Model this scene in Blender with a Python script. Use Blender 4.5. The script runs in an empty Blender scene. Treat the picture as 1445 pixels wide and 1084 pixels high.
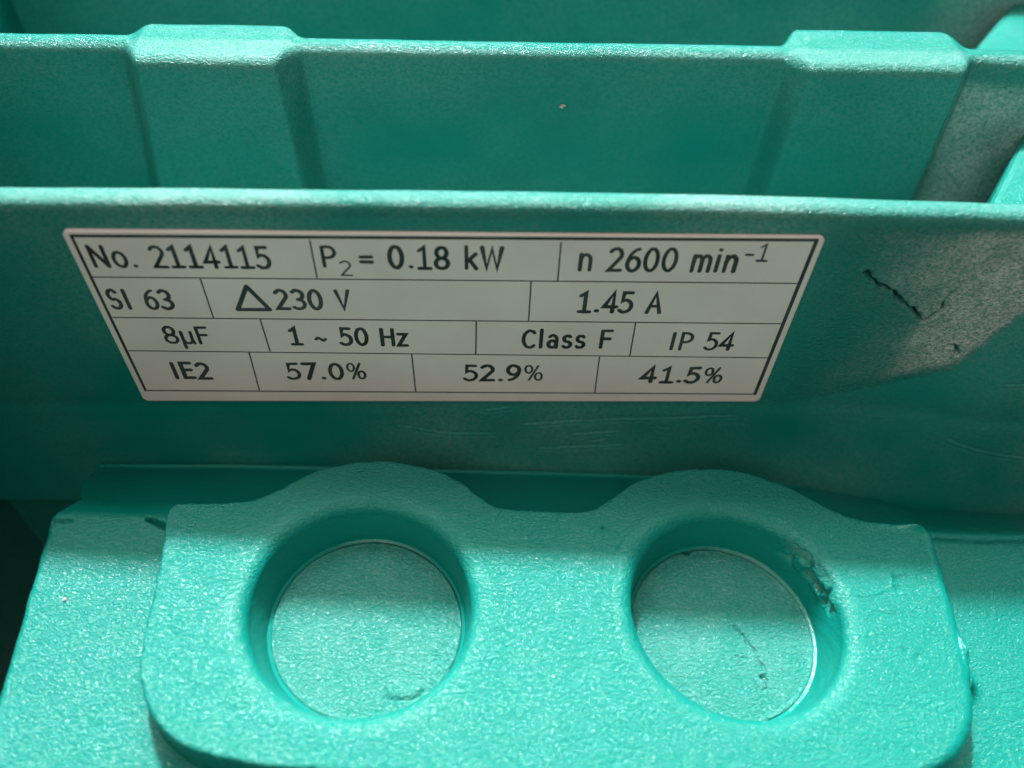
import bpy, math
import numpy as np

# ------------------------------------------------------------------ camera, world, lamps, exposure
# Model space is in millimetres: x along the motor, y away from the viewer, z up, origin at the top
# middle of the rating label.  World = (model - BASE) in metres, so the motor's base is at the origin.
BASE = np.array([0.0, 40.0, -112.0])
MM = 0.001
scene = bpy.context.scene
COL = scene.collection

def world(p):
    return tuple((np.array(p, float) - BASE) * MM)

def aim(o, frm, to, roll=0.0):
    f = np.array(to, float) - np.array(frm, float); f /= np.linalg.norm(f)
    r = np.cross(f, [0, 0, 1]); r /= np.linalg.norm(r); u = np.cross(r, f)
    c, s = math.cos(roll), math.sin(roll)
    r, u = c * r + s * u, -s * r + c * u
    from mathutils import Matrix
    w = world(frm)
    o.matrix_world = Matrix(((r[0], u[0], -f[0], w[0]), (r[1], u[1], -f[1], w[1]),
                             (r[2], u[2], -f[2], w[2]), (0, 0, 0, 1)))

CAM = np.array([2.872, -60.559, 51.530])
PITCH, ROLL, YAW = [math.radians(a) for a in (50.4736, 2.6463, 3.2967)]
fwd = np.array([math.sin(YAW) * math.cos(PITCH), math.cos(YAW) * math.cos(PITCH), -math.sin(PITCH)])
cd = bpy.data.cameras.new('camera'); cam = bpy.data.objects.new('camera', cd); COL.objects.link(cam)
aim(cam, CAM, CAM + fwd * 100, ROLL)
cd.sensor_fit = 'HORIZONTAL'; cd.sensor_width = 36.0; cd.lens = 1200.0 / 1445.0 * 36.0
cd.clip_start = 0.002; cd.clip_end = 20.0
cd.dof.use_dof = True; cd.dof.focus_distance = 0.089; cd.dof.aperture_fstop = 16.0
scene.camera = cam

wd = bpy.data.worlds.new('World'); scene.world = wd; wd.use_nodes = True
bg = wd.node_tree.nodes['Background']
bg.inputs[0].default_value = (1.0, 0.93, 0.82, 1); bg.inputs[1].default_value = 0.11

def area(name, frm, to, sx, sy, watts, color, shape='RECTANGLE'):
    l = bpy.data.lights.new(name, 'AREA'); l.shape = shape; l.size = sx
    if shape in ('RECTANGLE', 'ELLIPSE'): l.size_y = sy
    l.energy = watts; l.color = color
    o = bpy.data.objects.new(name, l); COL.objects.link(o); aim(o, frm, to); return o

KEY_DIR = np.array([-0.10, 0.56, 0.83]); KEY_DIR /= np.linalg.norm(KEY_DIR)
area('work_lamp', KEY_DIR * 600, (0, 0, 0), 0.046, 0.046, 10.8, (0.98, 0.99, 1.0), 'DISK')
area('ceiling_light', (0, 150, 630), (5, -15, -26), 0.70, 0.34, 0.8, (1.0, 0.93, 0.83))
area('window_light', (-10, 338, 508), (5, -15, -26), 0.80, 0.30, 6.6, (1.0, 0.95, 0.88))
area('front_fill', (-120, -330, 470), (0, 0, -20), 0.50, 0.36, 1.3, (1.0, 0.88, 0.79))  # added fill in front, lights the label and the wall below it

vs = scene.view_settings
vs.view_transform = 'Standard'; vs.look = 'None'; vs.exposure = 0.0; vs.gamma = 1.0; vs.use_curve_mapping = False
scene.render.engine = 'CYCLES'

# ------------------------------------------------------------------ helpers
rng = np.random.default_rng(7)

def lattice(seed, n=256):
    return np.random.default_rng(seed).random((n, n))

def vnoise(x, y, scale, seed=0, octaves=1):
    """smooth value noise, -1..1, feature size = scale mm"""
    out = np.zeros(np.broadcast(x, y).shape); amp = 1.0; tot = 0.0
    for o in range(octaves):
        g = lattice(seed + o * 17)
        u = np.asarray(x) / scale + 91.3; v = np.asarray(y) / scale + 47.7
        i = np.floor(u).astype(int); j = np.floor(v).astype(int)
        a = u - i; b = v - j
        a = a * a * a * (a * (6 * a - 15) + 10); b = b * b * b * (b * (6 * b - 15) + 10)
        i0, i1, j0, j1 = i % 256, (i + 1) % 256, j % 256, (j + 1) % 256
        out += amp * ((g[i0, j0] * (1 - a) + g[i1, j0] * a) * (1 - b) + (g[i0, j1] * (1 - a) + g[i1, j1] * a) * b - 0.5) * 2
        tot += amp; amp *= 0.5; scale = scale / 2.03
    return out / tot

def sstep(a, b, x):
    t = np.clip((x - a) / (b - a), 0, 1); return t * t * (3 - 2 * t)

def seg_dist(x, y, pts):
    """distance to an open polyline"""
    d = np.full(np.broadcast(x, y).shape, 1e9)
    for (ax, ay), (bx, by) in zip(pts[:-1], pts[1:]):
        dx, dy = bx - ax, by - ay; L = dx * dx + dy * dy + 1e-12
        t = np.clip(((x - ax) * dx + (y - ay) * dy) / L, 0, 1)
        d = np.minimum(d, np.hypot(x - ax - t * dx, y - ay - t * dy))
    return d

def poly_sd(x, y, pts):
    """signed distance to a closed polygon, negative inside"""
    d = seg_dist(x, y, list(pts) + [pts[0]])
    ins = np.zeros(d.shape, bool)
    P = list(pts) + [pts[0]]
    for (ax, ay), (bx, by) in zip(P[:-1], P[1:]):
        c = ((ay > y) != (by > y))
        with np.errstate(divide='ignore', invalid='ignore'):
            xi = ax + (y - ay) * (bx - ax) / (by - ay if by != ay else 1e-12)
        ins ^= (c & (x < xi))
    return np.where(ins, -d, d)

def chaikin(p, n=2):
    p = np.array(p, float)
    for _ in range(n):
        q = np.roll(p, -1, 0)
        p = np.stack([0.75 * p + 0.25 * q, 0.25 * p + 0.75 * q], 1).reshape(-1, 2)
    return p

def thing(name, label, cat):
    o = bpy.data.objects.new(name, None); COL.objects.link(o)
    o['label'] = label; o['category'] = cat; o.empty_display_size = 0.02
    return o

def mesh(name, verts, faces, mat, parent, attrs=None, smooth=True):
    """verts in model mm; faces: (n,4) or (n,3) array or list; unused verts are dropped"""
    verts = np.asarray(verts, float)
    me = bpy.data.meshes.new(name)
    if isinstance(faces, np.ndarray):
        used = np.unique(faces); remap = np.zeros(len(verts), int); remap[used] = np.arange(len(used))
        verts = verts[used]; faces = remap[faces]
        if attrs: attrs = {k: v[used] for k, v in attrs.items()}
        k = faces.shape[1]; n = len(faces)
        me.vertices.add(len(verts)); me.loops.add(n * k); me.polygons.add(n)
        me.vertices.foreach_set('co', ((verts - BASE) * MM).astype(np.float32).ravel())
        me.loops.foreach_set('vertex_index', faces.astype(np.int32).ravel())
        me.polygons.foreach_set('loop_start', np.arange(0, n * k, k, dtype=np.int32))
        me.polygons.foreach_set('loop_total', np.full(n, k, np.int32))
        me.update(calc_edges=True)
    else:
        me.from_pydata([tuple(v) for v in (verts - BASE) * MM], [], faces); me.update()
    me.polygons.foreach_set('use_smooth', np.full(len(me.polygons), smooth))
    if attrs:
        for k, v in attrs.items():
            a = me.attributes.new(k, 'FLOAT', 'POINT'); a.data.foreach_set('value', np.asarray(v, np.float32))
    me.materials.append(mat)
    o = bpy.data.objects.new(name, me); COL.objects.link(o)
    if parent: o.parent = parent
    return o

def grid_faces(nu, nv, mask=None):
    i, j = np.meshgrid(np.arange(nu - 1), np.arange(nv - 1), indexing='ij')
    a = (i * nv + j)
    f = np.stack([a, a + nv, a + nv + 1, a + 1], -1)
    if mask is not None: return f[mask]
    return f.reshape(-1, 4)

# ------------------------------------------------------------------ materials
def paint(name, grain=1.0, size=1.0, rough=0.30, fine=1.0):
    """teal machine enamel over a cast skin: leathery grain, soft gloss, pale grey for chips, dusting and painted reflections where 'wear' > 0"""
    m = bpy.data.materials.new(name); m.use_nodes = True
    nt = m.node_tree; N = nt.nodes; L = nt.links; b = N['Principled BSDF']
    tc = N.new('ShaderNodeTexCoord')
    mp = N.new('ShaderNodeMapping'); mp.inputs['Scale'].default_value = (0.8, 1.25, 1.0); mp.inputs['Rotation'].default_value = (0, 0, 0.35)
    L.new(tc.outputs['Object'], mp.inputs['Vector'])
    n1 = N.new('ShaderNodeTexNoise'); n1.inputs['Scale'].default_value = 2900 / size; n1.inputs['Detail'].default_value = 3.5
    n1.inputs['Roughness'].default_value = 0.55; n1.inputs['Distortion'].default_value = 0.9
    n2 = N.new('ShaderNodeTexNoise'); n2.inputs['Scale'].default_value = 9000; n2.inputs['Detail'].default_value = 2
    n3 = N.new('ShaderNodeTexNoise'); n3.inputs['Scale'].default_value = 190; n3.inputs['Detail'].default_value = 4
    for n in (n1, n2): L.new(mp.outputs[0], n.inputs['Vector'])
    L.new(tc.outputs['Object'], n3.inputs['Vector'])
    at = N.new('ShaderNodeAttribute'); at.attribute_name = 'wear_glare'
    sm = N.new('ShaderNodeAttribute'); sm.attribute_name = 'smoothed'
    def math_(op, a, b_=None):
        q = N.new('ShaderNodeMath'); q.operation = op
        for k, v in enumerate((a, b_)):
            if v is None: continue
            if isinstance(v, (int, float)): q.inputs[k].default_value = v
            else: L.new(v, q.inputs[k])
        return q.outputs[0]
    inv = math_('SUBTRACT', 1.0, sm.outputs['Fac'])
    # patchy grain strength
    patch = N.new('ShaderNodeMapRange'); patch.inputs['From Min'].default_value = 0.32; patch.inputs['From Max'].default_value = 0.66
    patch.inputs['To Min'].default_value = 0.85; patch.inputs['To Max'].default_value = 1.1
    L.new(n3.outputs['Fac'], patch.inputs['Value'])
    st = math_('MULTIPLY', math_('MULTIPLY', inv, patch.outputs[0]), grain)
    hgt = math_('ADD', n1.outputs['Fac'], math_('MULTIPLY', n2.outputs['Fac'], 0.10 * fine))
    bp = N.new('ShaderNodeBump'); bp.inputs['Distance'].default_value = 0.00027
    L.new(st, bp.inputs['Strength']); L.new(hgt, bp.inputs['Height'])
    L.new(bp.outputs[0], b.inputs['Normal'])
    # colour: slightly uneven enamel
    cr = N.new('ShaderNodeValToRGB'); e = cr.color_ramp.elements
    e[0].position = 0.30; e[0].color = (0.002, 0.214, 0.178, 1); e[1].position = 0.72; e[1].color = (0.003, 0.238, 0.199, 1)
    L.new(n3.outputs['Fac'], cr.inputs['Fac'])
    # pale grey mix: chips, dusting, painted reflections
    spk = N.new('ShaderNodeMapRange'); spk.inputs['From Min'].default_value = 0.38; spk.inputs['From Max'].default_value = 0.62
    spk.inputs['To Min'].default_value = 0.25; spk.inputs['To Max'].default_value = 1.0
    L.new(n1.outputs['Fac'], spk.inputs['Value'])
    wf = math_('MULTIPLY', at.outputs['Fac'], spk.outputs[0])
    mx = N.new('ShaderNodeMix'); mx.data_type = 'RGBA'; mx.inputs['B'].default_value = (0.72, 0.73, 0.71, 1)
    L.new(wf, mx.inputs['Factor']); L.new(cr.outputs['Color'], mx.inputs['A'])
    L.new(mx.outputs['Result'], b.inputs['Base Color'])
    rm = N.new('ShaderNodeMapRange'); rm.inputs['To Min'].default_value = rough - 0.05; rm.inputs['To Max'].default_value = rough + 0.09
    L.new(n3.outputs['Fac'], rm.inputs['Value'])
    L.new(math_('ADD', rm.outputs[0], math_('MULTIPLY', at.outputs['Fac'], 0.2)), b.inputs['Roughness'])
    b.inputs['IOR'].default_value = 1.45
    return m

def plain(name, col, rough, metal=0.0, noise=0.0, nscale=900):
    m = bpy.data.materials.new(name); m.use_nodes = True
    nt = m.node_tree; N = nt.nodes; L = nt.links; b = N['Principled BSDF']
    b.inputs['Roughness'].default_value = rough; b.inputs['Metallic'].default_value = metal
    tc = N.new('ShaderNodeTexCoord'); n = N.new('ShaderNodeTexNoise'); n.inputs['Scale'].default_value = nscale; n.inputs['Detail'].default_value = 4
    L.new(tc.outputs['Object'], n.inputs['Vector'])
    cr = N.new('ShaderNodeValToRGB'); e = cr.color_ramp.elements
    e[0].position = 0.3; e[1].position = 0.7
    e[0].color = tuple(c * (1 - noise) for c in col) + (1,); e[1].color = tuple(min(1, c * (1 + noise)) for c in col) + (1,)
    L.new(n.outputs['Fac'], cr.inputs['Fac']); L.new(cr.outputs['Color'], b.inputs['Base Color'])
    return m

M_ROUGH = paint('teal_enamel_grained', 1.0, 1.0, 0.14)
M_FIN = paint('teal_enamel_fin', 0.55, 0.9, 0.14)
M_LABEL = plain('silver_label_foil', (0.96, 0.80, 0.765), 0.30, 0.0, 0.06, 120)
M_INK = plain('black_print', (0.045, 0.045, 0.043), 0.55, 0.0, 0.75, 170)
M_SPECK = plain('pale_grit', (0.55, 0.50, 0.45), 0.6, 0.0, 0.3, 2000)

motor = thing('electric_motor', 'teal painted cast electric motor housing with cooling fins, rating label and two round knockouts', 'motor')

# ------------------------------------------------------------------ cooling fins (swept, cast shapes)
def fin(name, xs, yf, yb, zt, zb, mat, front=None, back=None, top=None, r=1.0, nz=140, split=None, attrs_fn=None, splitname=None):
    """yf/yb: front/back y of the plate; front(x,z), back(x,z): extra outward push; top(x): extra height"""
    nx = len(xs)
    zf = np.linspace(zb, zt - r, nz)
    a = np.linspace(0, math.pi / 2, 9)[1:]
    flat = np.linspace(0, 1, 8)[1:-1]
    zk = np.linspace(zt - r, zb, 50)
    X = np.repeat(xs[:, None], nz + 9 - 1 + len(flat) + 8 + 50, 1)
    Y = np.zeros_like(X); Z = np.zeros_like(X)
    tp = top(xs)[:, None] if top else np.zeros((nx, 1))
    # front face
    s = 0
    fz = zf[None, :] + tp * sstep(zt - 14, zt - r, zf)[None, :]
    Z[:, s:s + nz] = fz; Y[:, s:s + nz] = yf - (front(X[:, s:s + nz], fz) if front else 0); s += nz
    ztop = zt + tp
    yF = Y[:, nz - 1:nz]
    zkz = zk[None, :] + tp * sstep(zt - 14, zt - r, zk)[None, :]
    YK = yb + (back(X[:, :50], zkz) if back else 0 * zkz)
    yB = YK[:, 0:1]
    Y[:, s:s + 8] = yF + r * (1 - np.cos(a))[None]; Z[:, s:s + 8] = ztop - r + r * np.sin(a)[None]; s += 8
    Y[:, s:s + 6] = (yF + r) + (yB - yF - 2 * r) * flat[None]; Z[:, s:s + 6] = ztop; s += 6
    Y[:, s:s + 8] = yB - r * (1 - np.sin(a[::-1] - a[0])[None] * 1.0) if False else yB - r + r * np.sin(np.linspace(0, math.pi / 2, 8))[None]
    Z[:, s:s + 8] = ztop - r + r * np.cos(np.linspace(0, math.pi / 2, 8))[None]; s += 8
    Y[:, s:s + 50] = YK; Z[:, s:s + 50] = zkz; s += 50
    # casting waviness
    Y = Y + 0.06 * vnoise(X, Z, 9.0, 3, 2); Z = Z + 0.07 * vnoise(X, Y * 3, 7.0, 5, 3) * sstep(zt - 4, zt, Z)
    V = np.stack([X, Y, Z], -1).reshape(-1, 3)
    nv = X.shape[1]
    F = grid_faces(nx, nv)
    at = attrs_fn(V) if attrs_fn else None
    if split is None:
        return mesh(name, V, F, mat, motor, at)
    cx = V[F].mean(1)[:, 0]
    inside = np.zeros(len(F), bool)
    o = None; subs = []
    for x0, x1 in split: inside |= (cx > x0) & (cx < x1)
    o = mesh(name, V, F[~inside], mat, motor, at)
    for x0, x1 in split:
        mesh(splitname, V, F[(cx > x0) & (cx < x1)], mat, o, at)
    return o

# --- front fin carries the rating label on its front face
CR1 = [(40.63, -4.71), (42.07, -6.13), (43.32, -6.8), (44.22, -7.28), (45.1, -8.3), (46.19, -8.98), (47.3, -9.9), (48.19, -10.83), (48.94, -11.57),
       (49.5, -11.46), (49.9, -10.6), (50.3, -10.0), (50.1, -8.95), (49.95, -8.24), (50.34, -7.53)]
CR2 = [(53.4, -15.42), (54.33, -15.41), (54.7, -16.1), (54.98, -16.68), (54.6, -17.3), (54.7, -17.86)]
SCR = [[(61.0, -19.7), (63.5, -19.2)], [(58.5, -29.2), (62.0, -30.2), (68.0, -31.5)], [(-7.0, -29.2), (-1.0, -30.6), (4.0, -30.6)],
       [(8.0, -29.0), (14.0, -28.4), (21.4, -28.1), (32.6, -27.6)], [(14, -30.8), (19.0, -30.2)], [(24, -29.6), (25.2, -29.9), (25.6, -30.8)],
       [(-3.2, -29.0), (-2.4, -29.9)], [(16, -32.0), (18.0, -31.6)], [(3.5, -26.6), (6.0, -26.3)], [(10, -33.2), (20, -32.6)]]
BL = [(30.0, -25.3), (37.5, -25.0), (41.5, -24.2), (48.0, -21.9), (55.5, -19.1), (59.0, -10.1), (62.0, -1.0)]

BLX = np.linspace(25, 84, 240)
BLZ = np.interp(BLX, [b[0] for b in BL], [b[1] for b in BL], left=-25.3, right=-1)
BLZ = np.convolve(np.pad(BLZ, 9, mode='edge'), np.ones(19) / 19, 'valid')

def fin1_front(x, z):
    # below the label the wall leans forward (draft), with a soft crease
    p = 0.12 * np.maximum(0, -24.8 - z - 0.25) * sstep(-24.6, -27.0, z)
    # blend into the end shield at the right
    zb_ = np.interp(x, BLX, BLZ)
    d = np.maximum(zb_ - z, 0)
    k = sstep(33, 62, x)
    p = p + k * (0.02 * d + 0.30 * np.maximum(0, np.sqrt(d * d + 0.3) - 0.55) / (1 + 0.09 * d))
    # cracks in the skin (grooves) and the raised lip beside them
    near = (x > 38) & (x < 58) & (z < -3) & (z > -20)
    for c, w, dep in ((CR1, 0.20, 1.4), (CR2, 0.17, 1.1)):
        dd = seg_dist(x + 0.12 * vnoise(x, z, 0.5, 31), z + 0.12 * vnoise(x, z, 0.5, 32), c)
        wv = w * (0.7 + 0.6 * vnoise(x, z, 1.2, 33))
        p = p - np.where(near, dep * np.exp(-(dd / np.maximum(wv, 0.04)) ** 2), 0)
        p = p + np.where(near, 0.05 * np.exp(-((dd - 0.5) / 0.3) ** 2), 0)
    for c in SCR:
        dd = seg_dist(x, z + 0.1 * vnoise(x, z, 1.0, 35), c)
        p = p + 0.11 * np.exp(-(dd / 0.16) ** 2) - 0.08 * np.exp(-((dd - 0.25) / 0.2) ** 2)
    # skin step right of the main crack
    return p

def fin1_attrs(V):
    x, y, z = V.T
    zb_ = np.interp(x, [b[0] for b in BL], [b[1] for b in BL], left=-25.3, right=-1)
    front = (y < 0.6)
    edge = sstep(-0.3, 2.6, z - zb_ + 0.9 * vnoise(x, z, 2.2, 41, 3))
    # grey reflection painted over the cracked skin, stronger towards the end shield
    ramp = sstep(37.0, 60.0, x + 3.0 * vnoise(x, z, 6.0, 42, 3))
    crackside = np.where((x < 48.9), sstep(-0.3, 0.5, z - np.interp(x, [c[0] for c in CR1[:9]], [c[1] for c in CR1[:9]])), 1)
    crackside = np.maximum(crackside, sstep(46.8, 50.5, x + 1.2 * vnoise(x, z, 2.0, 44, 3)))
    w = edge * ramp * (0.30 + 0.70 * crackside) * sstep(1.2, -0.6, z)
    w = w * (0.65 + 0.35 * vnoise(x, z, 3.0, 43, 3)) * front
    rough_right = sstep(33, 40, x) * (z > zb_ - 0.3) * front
    dust_glare = np.clip(0.07 + 0.12 * vnoise(x, z, 16.0, 45, 3) + 0.05 * sstep(-3, 2, z), 0, 1) * sstep(-56, -36, x)  # dusty patches painted for the grey reflected veil, faded on the shaded left
    return {'wear_glare': np.clip(w * 1.7 + dust_glare, 0, 1), 'smoothed': np.clip(0.55 * (1 - rough_right) * (z < 1.5) - 0.9 * rough_right * (z < 1.0) - 0.7 * sstep(1.5, 2.6, z), -1.2, 1)}

xs1 = np.unique(np.concatenate([np.arange(-72, 36, 0.4), np.arange(36, 58, 0.1), np.arange(58, 84, 0.3)]))
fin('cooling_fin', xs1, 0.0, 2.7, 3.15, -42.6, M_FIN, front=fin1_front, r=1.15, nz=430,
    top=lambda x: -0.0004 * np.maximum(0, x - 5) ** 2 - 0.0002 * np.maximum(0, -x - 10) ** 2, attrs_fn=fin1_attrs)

# --- second fin with two broad cast posts
POSTS = ((-34.4, -17.8, -36.6, -17.2, 3.6, 1.7), (37.6, 56.6, 36.9, 57.4, 3.0, 2.9))
def post_mask(x, z, p):
    x0 = np.interp(z, [-15, 3], [p[2], p[0]]); x1 = np.interp(z, [-15, 3], [p[3], p[1]])
    return sstep(-1.4, 1.4, x - x0) * sstep(-1.4, 1.4, x1 - x)
def fin2_front(x, z):
    o = 0.0
    for p in POSTS: o = o + p[4] * post_mask(x, z, p)
    # right of the second post the plate turns slightly towards the end shield
    o = o + 0.10 * np.maximum(0, x - 58)
    return o + 0.02 * np.maximum(0, 2 - z)
def fin2_back(x, z):
    o = 0.0
    for p in POSTS: o = o + p[5] * post_mask(x, z, p)
    return o + 0.02 * np.maximum(0, 2 - z)
def fin2_top(x):
    return sum(0.45 * sstep(-0.8, 0.8, x - p[0]) * sstep(-0.8, 0.8, p[1] - x) for p in POSTS)
def fin2_attrs(V):
    x, y, z = V.T
    w = sstep(57.2, 58.4, x) * (y < 27) * sstep(1.0, -1.0, z) * (0.45 + 0.25 * vnoise(x, z, 4, 51, 3))  # grey reflection painted right of the second post
    topg = sstep(2.0, 3.0, z)
    w = w + np.clip(0.055 + 0.06 * vnoise(x, z * 1.4, 15.0, 52, 4) + 0.05 * sstep(-9, 2, z), 0, 1) * (y < 27)  # dusty patches painted for the reflected veil, paler towards the top
    rr = sstep(57.2, 58.4, x)
    return {'wear_glare': np.clip(w, 0, 1), 'smoothed': 0.6 * (1 - topg) * (1 - rr) - 0.3 * rr - 0.7 * topg}
xs2 = np.unique(np.concatenate([np.arange(-80, -38, 0.5), np.arange(-38, -15, 0.14), np.arange(-15, 35, 0.5), np.arange(35, 59, 0.14), np.arange(59, 94, 0.5)]))
fin('cooling_fin', xs2, 26.2, 29.2, 3.2, -44, M_FIN, front=fin2_front, back=fin2_back, top=fin2_top, r=1.4, nz=90,
    split=((-37.5, -16.4), (36.2, 58.2)), splitname='cast_post', attrs_fn=fin2_attrs)

# --- third fin behind
xs3 = np.arange(-95, 110, 1.0)
fin('cooling_fin', xs3, 54.0, 57.0, 3.2, -44, M_FIN, r=1.1, nz=60, attrs_fn=lambda V: {'smoothed': 0.6 + 0 * V[:, 0], 'wear_glare': np.clip(0.10 + 0.14 * vnoise(V[:, 0], V[:, 2], 18.0, 53, 3) + 0.4 * sstep(62, 75, V[:, 0]), 0, 1)},  # grey reflected veil painted on, stronger towards the right
    front=lambda x, z: 0.02 * np.maximum(0, 2 - z))

# ------------------------------------------------------------------ housing and end shields
def prism(name, prof, y0, y1, mat, ny=40, attrs=None, bend=None):
    """closed (x,z) profile extruded along y with capped ends"""
    p = np.array(prof, float); n = len(p)
    ys = np.linspace(y0, y1, ny)
    V = np.zeros((ny, n + 1, 3))
    for k, yv in enumerate(ys):
        dx = bend(yv) if bend else 0
        V[k, :n, 0] = p[:, 0] + dx; V[k, :n, 1] = yv; V[k, :n, 2] = p[:, 1]
        V[k, n] = V[k, 0]
    V = V.reshape(-1, 3)
    F = [list(map(int, f)) for f in grid_faces(ny, n + 1)]
    F.append(list(range(n))); F.append([(ny - 1) * (n + 1) + k for k in range(n)][::-1])
    return mesh(name, V, F, mat, motor, smooth=False)

def roundprof(corners, r, k=6):
    out = []
    c = [np.array(q, float) for q in corners]
    for i in range(len(c)):
        a, b, d = c[i - 1], c[i], c[(i + 1) % len(c)]
        rr = min(r, 0.45 * np.linalg.norm(a - b), 0.45 * np.linalg.norm(d - b))
        p0 = b + (a - b) / np.linalg.norm(a - b) * rr; p1 = b + (d - b) / np.linalg.norm(d - b) * rr
        for t in np.linspace(0, 1, k): out.append((1 - t) ** 2 * p0 + 2 * t * (1 - t) * b + t * t * p1)
    return out

# end shield at the right, closing the fin gaps
def ledge(poly, top):
    """cast ledge of the end shield that fills one fin gap: flat rounded top over a straight drop"""
    p = np.array(poly, float); n = len(p)
    e = np.roll(p, -1, 0) - p; e /= np.linalg.norm(e, axis=1)[:, None]
    nin = np.stack([-e[:, 1], e[:, 0]], 1); vin = nin + np.roll(nin, 1, 0)
    vin /= (vin * nin).sum(1)[:, None]
    V = []; rings = [(0, -112), (0, top - 1.2), (0.1, top - 0.7), (0.4, top - 0.25), (0.9, top - 0.03), (1.6, top)]
    for ins, z in rings:
        for k in range(n): V.append((*(p[k] + vin[k] * ins), z))
    F = [[r * n + k, r * n + (k + 1) % n, (r + 1) * n + (k + 1) % n, (r + 1) * n + k] for r in range(len(rings) - 1) for k in range(n)]
    F.append([(len(rings) - 1) * n + k for k in range(n)]); F.append(list(range(n))[::-1])
    mesh('end_shield', V, F, M_ROUGH, motor, smooth=False)
ledge([(50.8, 2.0), (96.0, 2.0), (96.0, 27.5), (68.9, 27.5)], -5.0)
ledge([(55.8, 28.4), (110.0, 28.4), (110.0, 55.0), (77.4, 55.0)], -4.0)
# unseen wall added as a left end shield, sized to shade the casting
prism('end_shield', roundprof([(-96, 46), (-66, 46), (-61, 42), (-59.5, -112), (-96, -112)], 2.5), -95, 84.0, M_ROUGH)
# barrel under the fins
prism('motor_barrel', roundprof([(-95, -41), (109, -41), (109, -111.5), (-95, -111.5)], 3.0), 1.0, 83.0, M_ROUGH, ny=8)

# ------------------------------------------------------------------ cable entry block and pad
TILT = math.tan(math.radians(-2.9)); Z0 = -26.0
RAMPX = [-43.6, -26.2, 10.3, 19.5, 44.0, 52.7, 58.6, 76.7]; RAMPW = [-11.9, -11.1, -11.0, -11.0, -12.0, -13.8, -15.6, -16.6]
PAD = [(-29.1, -13.6), (-25.0, -13.5), (-21.2, -13.4), (-18.9, -12.1), (-15.9, -9.8), (-12.3, -8.2), (-7.8, -7.7), (-3.2, -8.2), (0.3, -9.8), (3.0, -12.2), (4.9, -13.5),
       (9.8, -13.6), (15.1, -13.5), (17.2, -11.8), (20.2, -9.5), (23.6, -8.0), (27.3, -7.5), (31.7, -7.7), (35.5, -8.8), (39.1, -11.0), (42.5, -13.3),
       (46.2, -14.1), (50.2, -14.2), (51.9, -15.0), (51.7, -19.4), (51.4, -24.2), (50.8, -30.1), (49.9, -34.2), (48.1, -37.2), (45.1, -39.4), (41.0, -40.3), (30.0, -40.6),
       (5.0, -40.3), (-12.0, -39.6), (-16.8, -39.2), (-20.4, -38.5), (-23.6, -37.1), (-25.9, -35.1), (-27.4, -32.7), (-28.1, -29.5), (-28.3, -26.1), (-28.5, -21.0), (-28.9, -16.3)]
PAD = [tuple(p) for p in chaikin(PAD, 2)]
HOLES = ((-8.7, -24.4), (28.6, -24.4))
STEP = 0.115
gx = np.arange(-43.2, 78.0, STEP); gy = np.arange(-46.5, 0.9, STEP)
GX, GY = np.meshgrid(gx, gy, indexing='ij')

def low(x, y):
    return 0.09 * vnoise(x, y, 11.0, 61, 3)

def block_h(x, y):
    ye = -14.2 + 0.12 * vnoise(x, y * 0, 3.0, 62, 2)
    top = -2.0 - 0.11 * np.maximum(0, -14.2 - y)
    ww = np.interp(x, RAMPX, RAMPW)
    ramp = -2.0 + (ww + 2.0) * (y - ye) / (-1.5 - ye)
    ramp = ramp + 0.45 * np.exp(-((y + 1.9) / 0.35) ** 2)
    # rounded back edge (smooth min)
    k = 0.45; hmix = np.clip(0.5 + 0.5 * (ramp - top) / k, 0, 1)
    h = ramp * (1 - hmix) + top * hmix - k * hmix * (1 - hmix)
    # left side: straight edge, cut back along the ramp
    xl = np.where(y < -14.2, -41.2, -41.2 + 0.0 * y)
    cut = np.interp(y, [-14.2, -10.5, -7.0, -1.5], [-41.2, -40.6, -42.6, -43.4])
    xl = np.where(y < -14.2, xl, cut) + 0.15 * vnoise(x * 0, y, 1.6, 63, 3)
    d = xl - x
    h = h - np.where(d > -0.6, 0.35 * (np.clip(d + 0.6, 0, 0.6) / 0.6) ** 2, 0) - np.where(d > 0, d * 18, 0)
    # front drops away outside the picture
    h = h - np.maximum(0, -45.6 - y) * 20
    return h

def pad_sd(x, y):
    s = poly_sd(x, y, PAD)
    return s + 0.10 * vnoise(x, y, 0.8, 64, 2) + 0.12 * vnoise(x, y, 3.5, 65)

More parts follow.
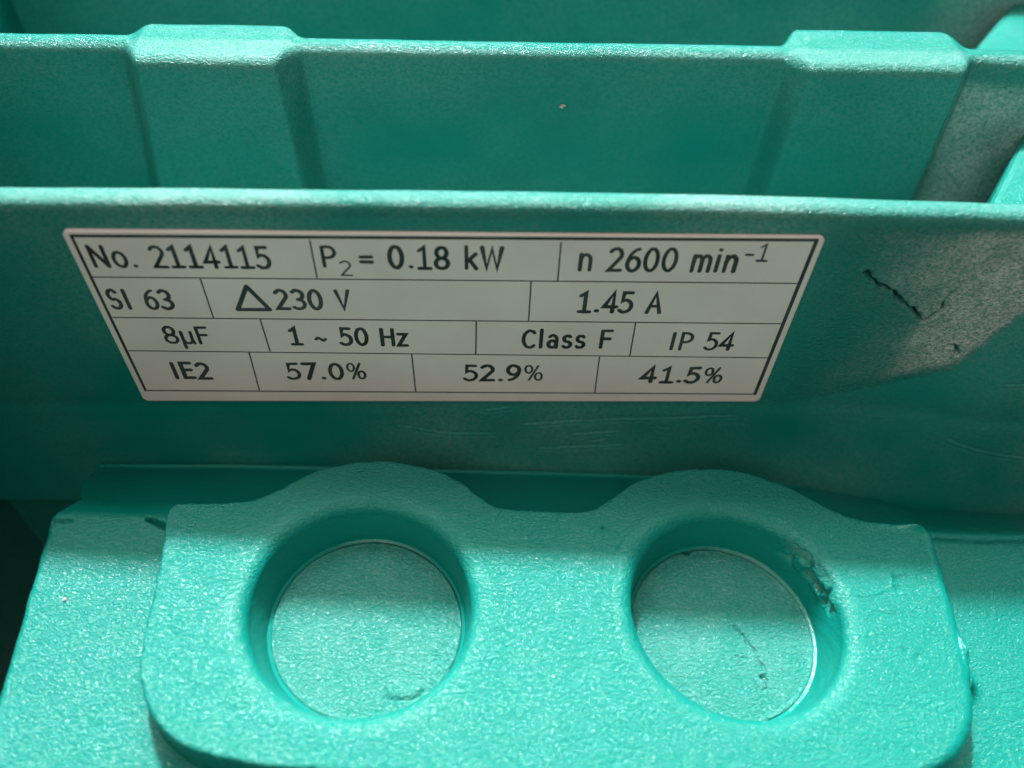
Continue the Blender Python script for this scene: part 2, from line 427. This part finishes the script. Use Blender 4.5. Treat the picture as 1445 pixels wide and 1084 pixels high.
def pad_h(x, y, sd):
    rr = 0.45 + 0.9 * sstep(40, 47, x) * sstep(-15, -22, y)
    t = np.clip(sd + rr, 0, rr)
    h = -rr + np.sqrt(np.maximum(rr * rr - t * t, 0))
    h = np.where(sd > 0, -rr - sd * 16.0, h)
    # thin burrs left on the parting edge
    b = np.exp(-((sd + 0.12) / 0.16) ** 2)
    lip = 0.30 * b * sstep(15.2, 15.8, x) * sstep(20.6, 19.6, x) * (y > -14) * (0.6 + 0.6 * vnoise(x, y, 1.0, 66))
    lip = lip + 0.16 * b * sstep(-26, -28, x) * np.clip(0.4 + vnoise(x, y, 0.9, 67, 2), 0, 1)
    lip = lip + 0.16 * b * sstep(49.5, 50.5, x) * np.clip(0.2 + vnoise(x, y, 1.1, 68, 2), 0, 1)
    h = h + lip
    # lump by the right corner, blow holes and a bent scar on the right of the pad
    h = h + 0.45 * np.exp(-(((x - 50.2) / 1.1) ** 2 + ((y + 14.6) / 0.5) ** 2))
    for px, py, r_, dep in ((46.2, -20.9, 0.5, -0.22), (46.8, -20.3, 0.35, 0.16), (45.8, -22.2, 0.4, -0.2), (44.6, -28.6, 0.35, -0.2), (45.6, -29.3, 0.45, -0.2), (43.0, -31.0, 0.3, -0.12), (15.8, -15.6, 0.18, -0.5)):
        h = h + dep * np.exp(-(((x - px) / r_) ** 2 + ((y - py) / (r_ * 0.8)) ** 2))
    for c, dep in (([(45.2, -19.6), (45.6, -20.8), (45.2, -22.0), (46.4, -22.6)], 0.10), ([(40.8, -22.6), (42.4, -22.9), (44.2, -22.3)], 0.08), ([(42.6, -24.6), (44.9, -24.9)], -0.09),
                   ([(39.4, -16.6), (42.2, -16.8)], -0.07), ([(-28.4, -17.6), (-26.4, -17.5), (-24.8, -17.7)], -0.10)):
        h = h + dep * np.exp(-(seg_dist(x, y, c) / 0.16) ** 2)
    return h

SD = pad_sd(GX, GY)
HB = block_h(GX, GY); HP = pad_h(GX, GY, SD)
kk = 0.22
hm = np.clip(0.5 + 0.5 * (HP - HB) / kk, 0, 1)
H = HB * (1 - hm) + HP * hm + kk * hm * (1 - hm)
# crevices and lumps on the block itself
for c, dep, wd_ in (([(-41, -14.9), (-39.2, -15.0)], -0.5, 0.14), ([(-31.6, -14.5), (-30.4, -15.0), (-29.5, -15.4), (-29.2, -14.8)], -1.1, 0.22), ([(53.2, -15.0), (58, -15.15), (66, -15.1)], -0.55, 0.18),
                    ([(52.0, -15.4), (52.2, -20.0), (52.3, -24)], -0.25, 0.2)):
    H = H + dep * np.exp(-(seg_dist(GX, GY + 0.1 * vnoise(GX, GY, 1.0, 69), c) / wd_) ** 2)
H = H + 1.5 * np.exp(-(((GX - 51.6) / 0.75) ** 2 + ((GY + 30.6) / 1.0) ** 2)) * (SD > -0.6) + 0.8 * np.exp(-(((GX - 50.9) / 0.6) ** 2 + ((GY + 28.4) / 1.2) ** 2)) * (SD > -0.6)
H = H + low(GX, GY)
V = np.stack([GX, GY, Z0 + TILT * GX + H], -1).reshape(-1, 3)
nx, ny = GX.shape
cxm = 0.25 * (GX[:-1, :-1] + GX[1:, :-1] + GX[:-1, 1:] + GX[1:, 1:]); cym = 0.25 * (GY[:-1, :-1] + GY[1:, :-1] + GY[:-1, 1:] + GY[1:, 1:])
csd = 0.25 * (SD[:-1, :-1] + SD[1:, :-1] + SD[:-1, 1:] + SD[1:, 1:])
hole = np.zeros(cxm.shape, bool)
for hx, hy in HOLES: hole |= np.hypot(cxm - hx, cym - hy) < 12.75
padm = (csd < 0.25) & ~hole
smo = np.where(SD > 0.3, 0.15 + 0.75 * sstep(-14.0, -13.2, GY), 0.0)
smo = np.maximum(smo, 0.75 * sstep(-1.6, -0.7, SD) * (SD < 0.3) * sstep(44, 47, GX))
at = {'wear_glare': (0.0 * smo).ravel(), 'smoothed': smo.ravel()}
block = mesh('cable_entry_block', V, grid_faces(nx, ny, (~padm) & (~hole) & (csd >= 0.25)), M_ROUGH, motor, at)
pad = mesh('cable_entry_pad', V, grid_faces(nx, ny, padm), M_ROUGH, motor, at)

# --- round knockout recesses
FLOOR = -5.7
FLOORS = ((0.1, 0.1, 9.9, 9.9), (-0.4, 0.0, 9.95, 9.95))
def recess(hx, hy, right):
    na = 720
    th = np.linspace(0, 2 * math.pi, na + 1)
    prof = [(13.25, -0.05), (12.85, -0.012), (12.6, 0.0), (12.3, 0.0)]
    for a in np.linspace(0, math.pi / 2 * 0.93, 12)[1:]: prof.append((12.2 - 1.58 * math.sin(a), -1.35 + 1.35 * math.cos(a)))
    r0, w0 = prof[-1]
    for t in np.linspace(0, 1, 46)[1:]: prof.append((r0 + (9.95 - r0) * t, w0 + (FLOOR + 0.15 - w0) * t))
    for t in np.linspace(0, 1, 5)[1:]: prof.append((9.95 - 0.3 * t, FLOOR + 0.15 - 0.2 * t))
    prof = np.array(prof)
    R_ = np.repeat(prof[:, 0][None], na + 1, 0); W = np.repeat(prof[:, 1][None], na + 1, 0); T = np.repeat(th[:, None], len(prof), 1)
    depth = np.clip(-W / 5.7, 0, 1); wear_glare = np.zeros_like(W)
    R_ = R_ + 0.05 * vnoise(np.cos(T) * 12, np.sin(T) * 12 + W * 1.5, 1.2, 71 + right, 3) * (R_ < 11.9) * 0.5
    if right:   # flaked paint and torn metal high on the right of the wall
        u = np.degrees(T); uu = (u - 26)
        m_ = sstep(-26, -16, uu) * sstep(28, 14, uu) * sstep(-0.25, -0.7, W) * sstep(-3.3, -2.5, W)
        n_ = vnoise(T * 12, W * 1.6, 2.0, 75, 4)
        chip = sstep(0.02, 0.10, n_) * m_
        R_ = R_ + 0.22 * chip - 0.20 * m_ * sstep(-0.05, -0.15, n_) ; W = W + 0.25 * m_ * n_
        wear_glare = 0.14 * m_ * sstep(0.0, 0.25, n_)
    # the wall tapers from the round rim to a slightly smaller, off-centre floor
    ox, oy, rx, ry = FLOORS[right]
    t_ = np.clip((10.6 - R_) / (10.6 - 9.95), 0, 1.3)
    x = hx + R_ * np.cos(T) * (1 + (rx / 9.95 - 1) * t_) + ox * t_; y = hy + R_ * np.sin(T) * (1 + (ry / 9.95 - 1) * t_) + oy * t_
    z = Z0 + TILT * x + W + low(x, y)
    V = np.stack([x, y, z], -1); V[-1] = V[0]
    sm = 0.15 + 0.55 * sstep(0.12, 0.4, depth)
    if right: sm = sm * 1.0
    return mesh('knockout_recess', V.reshape(-1, 3), grid_faces(na + 1, len(prof))[:, ::-1], M_ROUGH, pad,
                {'smoothed': sm.ravel(), 'wear_glare': wear_glare.ravel()})

def disc(hx, hy, right):
    na = 420; rs = np.concatenate([[0.02], np.arange(0.1, 9.92, 0.1)])
    th = np.linspace(0, 2 * math.pi, na + 1)
    R_, T = np.meshgrid(rs, th, indexing='xy')
    u = R_ * np.cos(T); v = R_ * np.sin(T)
    h = FLOOR + 0.10 * vnoise(u, v, 5.0, 81 + right, 3) + 0.04 * np.cos(R_ / 9.8 * math.pi)
    h = h - 0.30 * np.exp(-((R_ - 9.55) / 0.14) ** 2) + 0.22 * np.exp(-((R_ - 9.2) / 0.2) ** 2) * (0.5 + 0.5 * vnoise(T * 9, R_ * 0, 1.0, 83 + right, 2))
    if right:
        for c, dep in (([(1.4, 0.6), (2.6, -1.4), (3.2, -2.4), (3.5, -3.6), (3.7, -4.3)], -0.32), ([(3.2, -4.7), (3.7, -5.0), (3.8, -5.9)], -0.35), ([(2.5, -5.4), (2.9, -6.1), (3.6, -5.8)], -0.2),
                       ([(3.0, -4.4), (3.8, -4.2)], 0.22), ([(2.2, -4.8), (2.5, -5.5)], 0.2), ([(0.9, -2.6), (1.9, -2.9)], -0.12)):
            h = h + dep * np.exp(-(seg_dist(u + 0.35 * vnoise(u, v, 1.0, 84, 3), v, c) / (0.13 + 0.06 * vnoise(u, v, 0.7, 86))) ** 2)
        h = h - 1.2 * np.exp(-(((u + 2.3) / 0.35) ** 2 + ((v - 9.2) / 0.3) ** 2))
    else:
        n_ = vnoise(u, v, 1.1, 85, 3)
        s = poly_sd(u, v, chaikin([(2.2, -6.6), (2.6, -5.9), (3.6, -5.7), (4.2, -6.1), (5.0, -5.8), (5.9, -6.0), (5.6, -6.8), (4.6, -7.2), (3.4, -7.2), (2.6, -7.3)], 2))
        h = h + 0.22 * sstep(0.15, -0.35, s + 0.15 * n_) - 0.12 * np.exp(-((s - 0.15) / 0.15) ** 2) * (v < -6.2)
        band = sstep(7.4, 8.2, R_) * sstep(-55, -40, np.degrees(np.arctan2(v, u))) * sstep(12, -2, np.degrees(np.arctan2(v, u)))
        h = h + 0.25 * band * n_
    ox, oy, rx, ry = FLOORS[right]
    x = hx + ox + u * rx / 9.75; y = hy + oy + v * ry / 9.75
    V = np.stack([x, y, Z0 + TILT * x + h + low(x, y)], -1); V[-1] = V[0]
    sm = -0.15 * (1 - sstep(8.8, 9.4, R_))
    return mesh('knockout_disc', V.reshape(-1, 3), grid_faces(na + 1, len(rs)), M_ROUGH, pad, {'smoothed': sm.ravel(), 'wear_glare': (0.05 + 0.04 * vnoise(u, v, 2.0, 88, 3)).clip(0, 1).ravel()})

for k, (hx, hy) in enumerate(HOLES):
    recess(hx, hy, k); disc(hx, hy, k)

# ------------------------------------------------------------------ rating label
LY = -0.35
def label_plate():
    h = 24.7; w = 35.0; r = 0.6
    out = []
    for cx, cz, a0 in ((w - r, -r, 0), (-w + r, -r, 90), (-w + r, -h + r, 180), (w - r, -h + r, 270)):
        for a in np.linspace(a0, a0 + 90, 7): out.append((cx + r * math.cos(math.radians(a)), cz + r * math.sin(math.radians(a))))
    n = len(out)
    V = [(x, 0.25, z) for x, z in out] + [(x, LY + 0.07, z) for x, z in out]
    cx0, cz0 = 0, -h / 2
    V += [(x - np.sign(x - cx0) * 0.07, LY, z - np.sign(z - cz0) * 0.07) for x, z in out]
    F = []
    for a in (0, 1):
        for k in range(n):
            q = (k + 1) % n; F.append([a * n + k, a * n + q, (a + 1) * n + q, (a + 1) * n + k])
    F.append([2 * n + k for k in range(n)])
    return mesh('rating_label', V, [f[::-1] for f in F], M_LABEL, motor, smooth=False)
label = label_plate()
label['label'] = 'grey rating label with black printed electrical values'

def ribbon(V, F, pts, w, y=LY, closed=False, caps=True):
    """flat raised ink stroke along pts (x,z) of width w"""
    p = np.array(pts, float)
    if closed: p = np.vstack([p, p[:1]])
    n = len(p); hw = w / 2
    d = np.gradient(p, axis=0) if n > 2 else np.repeat([p[1] - p[0]], 2, 0)
    if n > 2:   # mitre from the two neighbouring segments
        s = np.diff(p, axis=0); s /= np.linalg.norm(s, axis=1)[:, None] + 1e-9
        d = np.zeros_like(p); d[1:-1] = s[1:] + s[:-1]; d[0] = s[0]; d[-1] = s[-1]
        if closed: d[0] = d[-1] = s[0] + s[-1]
    d /= np.linalg.norm(d, axis=1)[:, None] + 1e-9
    nrm = np.stack([-d[:, 1], d[:, 0]], 1)
    sc = np.ones(n)
    if n > 2:
        s = np.diff(p, axis=0); s /= np.linalg.norm(s, axis=1)[:, None] + 1e-9
        cs = np.clip((nrm[1:-1] * np.stack([-s[1:, 1], s[1:, 0]], 1)).sum(1), 0.45, 1); sc[1:-1] = 1 / cs
    b = len(V)
    for k in range(n):
        o = nrm[k] * hw * sc[k]
        V += [(p[k, 0] + o[0], y - 0.004, p[k, 1] + o[1]), (p[k, 0], y - 0.03, p[k, 1]), (p[k, 0] - o[0], y - 0.004, p[k, 1] - o[1])]
    for k in range(n - 1):
        a = b + 3 * k; F += [[a, a + 3, a + 4, a + 1], [a + 1, a + 4, a + 5, a + 2]]
    if caps and not closed:
        for k, sgn in ((0, -1), (n - 1, 1)):
            c = len(V); V.append((p[k, 0], y - 0.028, p[k, 1]))
            a0 = math.atan2(nrm[k, 1], nrm[k, 0])
            ring = []
            for t in np.linspace(0, math.pi, 7):
                a = a0 - sgn * t
                V.append((p[k, 0] + hw * math.cos(a), y - 0.005, p[k, 1] + hw * math.sin(a))); ring.append(len(V) - 1)
            for q0, q1 in zip(ring[:-1], ring[1:]): F.append([c, q0, q1])

BORDER = [((-34.25, 0.0), 0.30), ((34.3, 0.02), 0.30), ((34.15, -23.15), 0.16), ((-34.25, -22.85), 0.16)]
BORDER = [(-34.25, -0.55), (34.2, -0.35), (34.15, -23.3), (-34.25, -22.8)]
def strip(name, segs):
    V = []; F = []
    for a, b, w in segs: ribbon(V, F, [a, b], w, caps=True)
    return mesh(name, V, F, M_INK, label, smooth=False)
strip('printed_border', [(BORDER[0], BORDER[1], 0.36), (BORDER[1], BORDER[2], 0.40), (BORDER[2], BORDER[3], 0.20), (BORDER[3], BORDER[0], 0.30)])
GRID = [((-34.1, -5.64), (33.9, -5.91)), ((-34.0, -11.17), (34.05, -11.66)), ((-34.0, -16.18), (34.0, -17.01)),
        ((-12.86, -0.9), (-12.87, -5.5)), ((10.29, -0.9), (10.32, -5.7)), ((-24.0, -5.83), (-24.05, -11.1)), ((7.74, -5.9), (7.74, -11.3)),
        ((-19.42, -11.4), (-19.35, -16.2)), ((2.39, -11.5), (2.33, -16.5)), ((18.79, -11.65), (18.88, -16.75)),
        ((-21.58, -16.42), (-21.75, -22.7)), ((-4.49, -16.7), (-4.43, -22.9)), ((15.63, -16.97), (15.76, -23.0))]
for a, b in GRID: strip('printed_rule', [(a, b, 0.155)])

def arc(cx, cy, rx, ry, a0, a1, n=14):
    return [(cx + rx * math.cos(math.radians(a)), cy + ry * math.sin(math.radians(a))) for a in np.linspace(a0, a1, n)]
def ell(cx, cy, rx, ry): return arc(cx, cy, rx, ry, 90, 450, 25)
GL = {  # stroke alphabet: (advance width, strokes), cap height 1
 ' ': (0.32, []),
 'N': (0.72, [[(0, 0), (0, 1)], [(0, 1), (0.62, 0)], [(0.62, 0), (0.62, 1)]]),
 'o': (0.56, [ell(0.28, 0.36, 0.27, 0.36)]), '.': (0.2, [[(0.08, 0.04), (0.12, 0.04)]]),
 '1': (0.56, [[(0.06, 0.84), (0.29, 1.0), (0.29, 0)], [(0.03, 0), (0.55, 0)]]),
 '2': (0.58, [arc(0.27, 0.73, 0.27, 0.27, 150, -25, 14) + [(0.02, 0.0), (0.57, 0.0)]]),
 '3': (0.56, [arc(0.24, 0.75, 0.27, 0.25, 140, -85, 12), arc(0.22, 0.26, 0.32, 0.26, 85, -140, 14)]),
 '4': (0.62, [[(0.45, 0), (0.45, 1), (0.0, 0.26), (0.62, 0.26)]]),
 '5': (0.55, [[(0.5, 1), (0.1, 1), (0.08, 0.58)] + arc(0.22, 0.31, 0.32, 0.32, 110, -140, 16)]),
 '6': (0.58, [ell(0.3, 0.31, 0.27, 0.31), arc(0.56, 0.33, 0.53, 0.67, 98, 180, 12)]),
 '7': (0.56, [[(0.02, 1), (0.55, 1), (0.18, 0)]]),
 '8': (0.58, [ell(0.29, 0.75, 0.23, 0.25), ell(0.29, 0.25, 0.28, 0.25)]),
 '9': (0.58, [ell(0.28, 0.69, 0.27, 0.31), arc(0.02, 0.67, 0.53, 0.67, -82, 0, 12)]),
 '0': (0.60, [ell(0.3, 0.5, 0.28, 0.5)]),
 '=': (0.52, [[(0.02, 0.30), (0.5, 0.30)], [(0.02, 0.54), (0.5, 0.54)]]),
 '-': (0.42, [[(0.02, 0.38), (0.38, 0.38)]]),
 '~': (0.56, [[(0.02 + 0.5 * t, 0.38 + 0.08 * math.sin(2 * math.pi * t)) for t in np.linspace(0, 1, 12)]]),
 'P': (0.56, [[(0.02, 0), (0.02, 1), (0.26, 1)] + arc(0.26, 0.73, 0.28, 0.27, 90, -90, 10)[1:] + [(0.02, 0.46)]]),
 'k': (0.50, [[(0.02, 0), (0.02, 1.05)], [(0.44, 0.70), (0.04, 0.32)], [(0.17, 0.42), (0.47, 0)]]),
 'W': (0.92, [[(0, 1), (0.21, 0), (0.45, 0.95), (0.69, 0), (0.9, 1)]]),
 'n': (0.54, [[(0.02, 0), (0.02, 0.72)], [(0.02, 0.42)] + arc(0.25, 0.44, 0.22, 0.27, 170, 0, 10) + [(0.47, 0)]]),
 'm': (0.84, [[(0.02, 0), (0.02, 0.72)], [(0.02, 0.42)] + arc(0.21, 0.46, 0.19, 0.25, 170, 0, 9) + [(0.40, 0)], [(0.40, 0.42)] + arc(0.59, 0.46, 0.19, 0.25, 170, 0, 9) + [(0.78, 0)]]),
 'i': (0.20, [[(0.08, 0), (0.08, 0.72)], [(0.07, 0.97), (0.09, 0.97)]]),
 'l': (0.20, [[(0.08, 0), (0.08, 1.05)]]),
 'S': (0.54, [arc(0.26, 0.74, 0.23, 0.26, 35, 250, 12) + arc(0.24, 0.26, 0.26, 0.26, 75, -145, 12)]),
 'I': (0.28, [[(0.1, 0), (0.1, 1)]]),
 'V': (0.62, [[(0, 1), (0.3, 0), (0.6, 1)]]),
 'A': (0.66, [[(0, 0), (0.32, 1), (0.64, 0)], [(0.13, 0.34), (0.51, 0.34)]]),
 'µ': (0.58, [[(0.02, -0.28), (0.02, 0.72)], [(0.02, 0.3)] + arc(0.25, 0.28, 0.22, 0.28, 190, 350, 10) + [(0.48, 0.72)], [(0.48, 0.2), (0.52, 0.0)]]),
 'F': (0.50, [[(0.02, 0), (0.02, 1), (0.48, 1)], [(0.02, 0.53), (0.42, 0.53)]]),
 'H': (0.66, [[(0.02, 0), (0.02, 1)], [(0.6, 0), (0.6, 1)], [(0.02, 0.52), (0.6, 0.52)]]),
 'z': (0.48, [[(0.03, 0.70), (0.44, 0.70), (0.02, 0.0), (0.46, 0.0)]]),
 'C': (0.60, [arc(0.34, 0.5, 0.33, 0.5, 48, 312, 18)]),
 'a': (0.52, [arc(0.22, 0.46, 0.21, 0.26, 140, 0, 9) + [(0.43, 0)], ell(0.21, 0.20, 0.20, 0.20)]),
 's': (0.46, [arc(0.22, 0.53, 0.18, 0.18, 40, 250, 9) + arc(0.20, 0.18, 0.20, 0.18, 75, -145, 9)]),
 'E': (0.52, [[(0.48, 0), (0.02, 0), (0.02, 1), (0.48, 1)], [(0.02, 0.53), (0.43, 0.53)]]),
 '%': (0.86, [ell(0.18, 0.75, 0.16, 0.25), ell(0.66, 0.25, 0.16, 0.25), [(0.62, 1.0), (0.22, 0.0)]]),
}
TEXTS = [('No. 2114115', -33.3, -4.28, -17.02, -1.78, 0.135), ('P', -11.95, -4.1, -10.75, -1.66, 0.14), ('2', -10.5, -5.2, -9.5, -3.4, 0.10), ('= 0.18 kW', -8.46, -4.22, 4.84, -1.58, 0.145),
         ('n 2600 min', 12.27, -4.35, 27.4, -1.58, 0.135), ('-1', 28.0, -2.95, 30.1, -0.9, 0.12),
         ('SI 63', -33.5, -9.85, -27.56, -7.35, 0.145), ('230 V', -17.3, -9.8, -10.13, -7.25, 0.145), ('1.45 A', 12.71, -10.05, 21.0, -7.35, 0.15),
         ('8µF', -29.66, -14.98, -25.2, -12.6, 0.14), ('1 ~ 50 Hz', -16.88, -15.15, -4.84, -12.7, 0.145), ('Class F', 7.32, -15.45, 16.5, -12.85, 0.145), ('IP 54', 23.0, -15.65, 29.6, -13.15, 0.15),
         ('IE2', -30.4, -20.65, -26.5, -18.2, 0.18), ('57.0%', -18.1, -20.7, -9.7, -18.2, 0.15), ('52.9%', 1.1, -20.9, 9.7, -18.45, 0.15), ('41.5%', 20.78, -21.2, 29.7, -18.75, 0.17)]
for s, x0, zb, x1, zt, wt in TEXTS:
    h = zt - zb; gap = 0.24
    adv = []; cx = 0
    for ch in s:
        adv.append(cx); cx += GL[ch][0] + gap
    tot = cx - gap; sx = (x1 - x0) / tot
    V = []; F = []
    for ch, a in zip(s, adv):
        jit = rng.normal(0, 0.012, 2)
        for st in GL[ch][1]:
            pts = [(x0 + (a + px + jit[0]) * sx, zb + (pz + jit[1] + rng.normal(0, 0.007)) * h) for px, pz in st]
            w = 1.12 * wt * h * (1 + rng.normal(0, 0.07))
            if ch == '%': w *= 0.65
            closed = len(pts) == 25
            if closed: pts = pts[:-1]
            ribbon(V, F, pts, w, closed=closed)
    mesh('printed_lettering', V, F, M_INK, label, smooth=False)
V = []; F = []
tri = [(-21.35, -9.95), (-19.85, -6.75), (-18.2, -9.95)]
for a, b in zip(tri, tri[1:] + tri[:1]): ribbon(V, F, [a, b], 0.48)
mesh('printed_triangle', V, F, M_INK, label, smooth=False)

# ------------------------------------------------------------------ grit stuck to the paint
def grit(p, size, seed):
    g = np.random.default_rng(seed)
    V = []; F = []
    n, m = 8, 5
    for i in range(m + 1):
        for j in range(n):
            a = math.pi * i / m; b = 2 * math.pi * j / n
            k = 1 + 0.35 * g.normal()
            V.append((p[0] + size[0] * k * math.sin(a) * math.cos(b), p[1] + size[1] * k * math.sin(a) * math.sin(b), p[2] + size[2] * math.cos(a) * k))
    for i in range(m):
        for j in range(n):
            q = (j + 1) % n; F.append([i * n + j, (i + 1) * n + j, (i + 1) * n + q, i * n + q])
    mesh('grit_speck', V, F, M_SPECK, motor)
grit((12.2, 26.0, -3.4), (0.45, 0.15, 0.28), 1)
grit((-37.6, -23.2, -26.9), (0.2, 0.12, 0.1), 3)
grit((62.0, -2.2, -41.5), (0.15, 0.15, 0.5), 4)
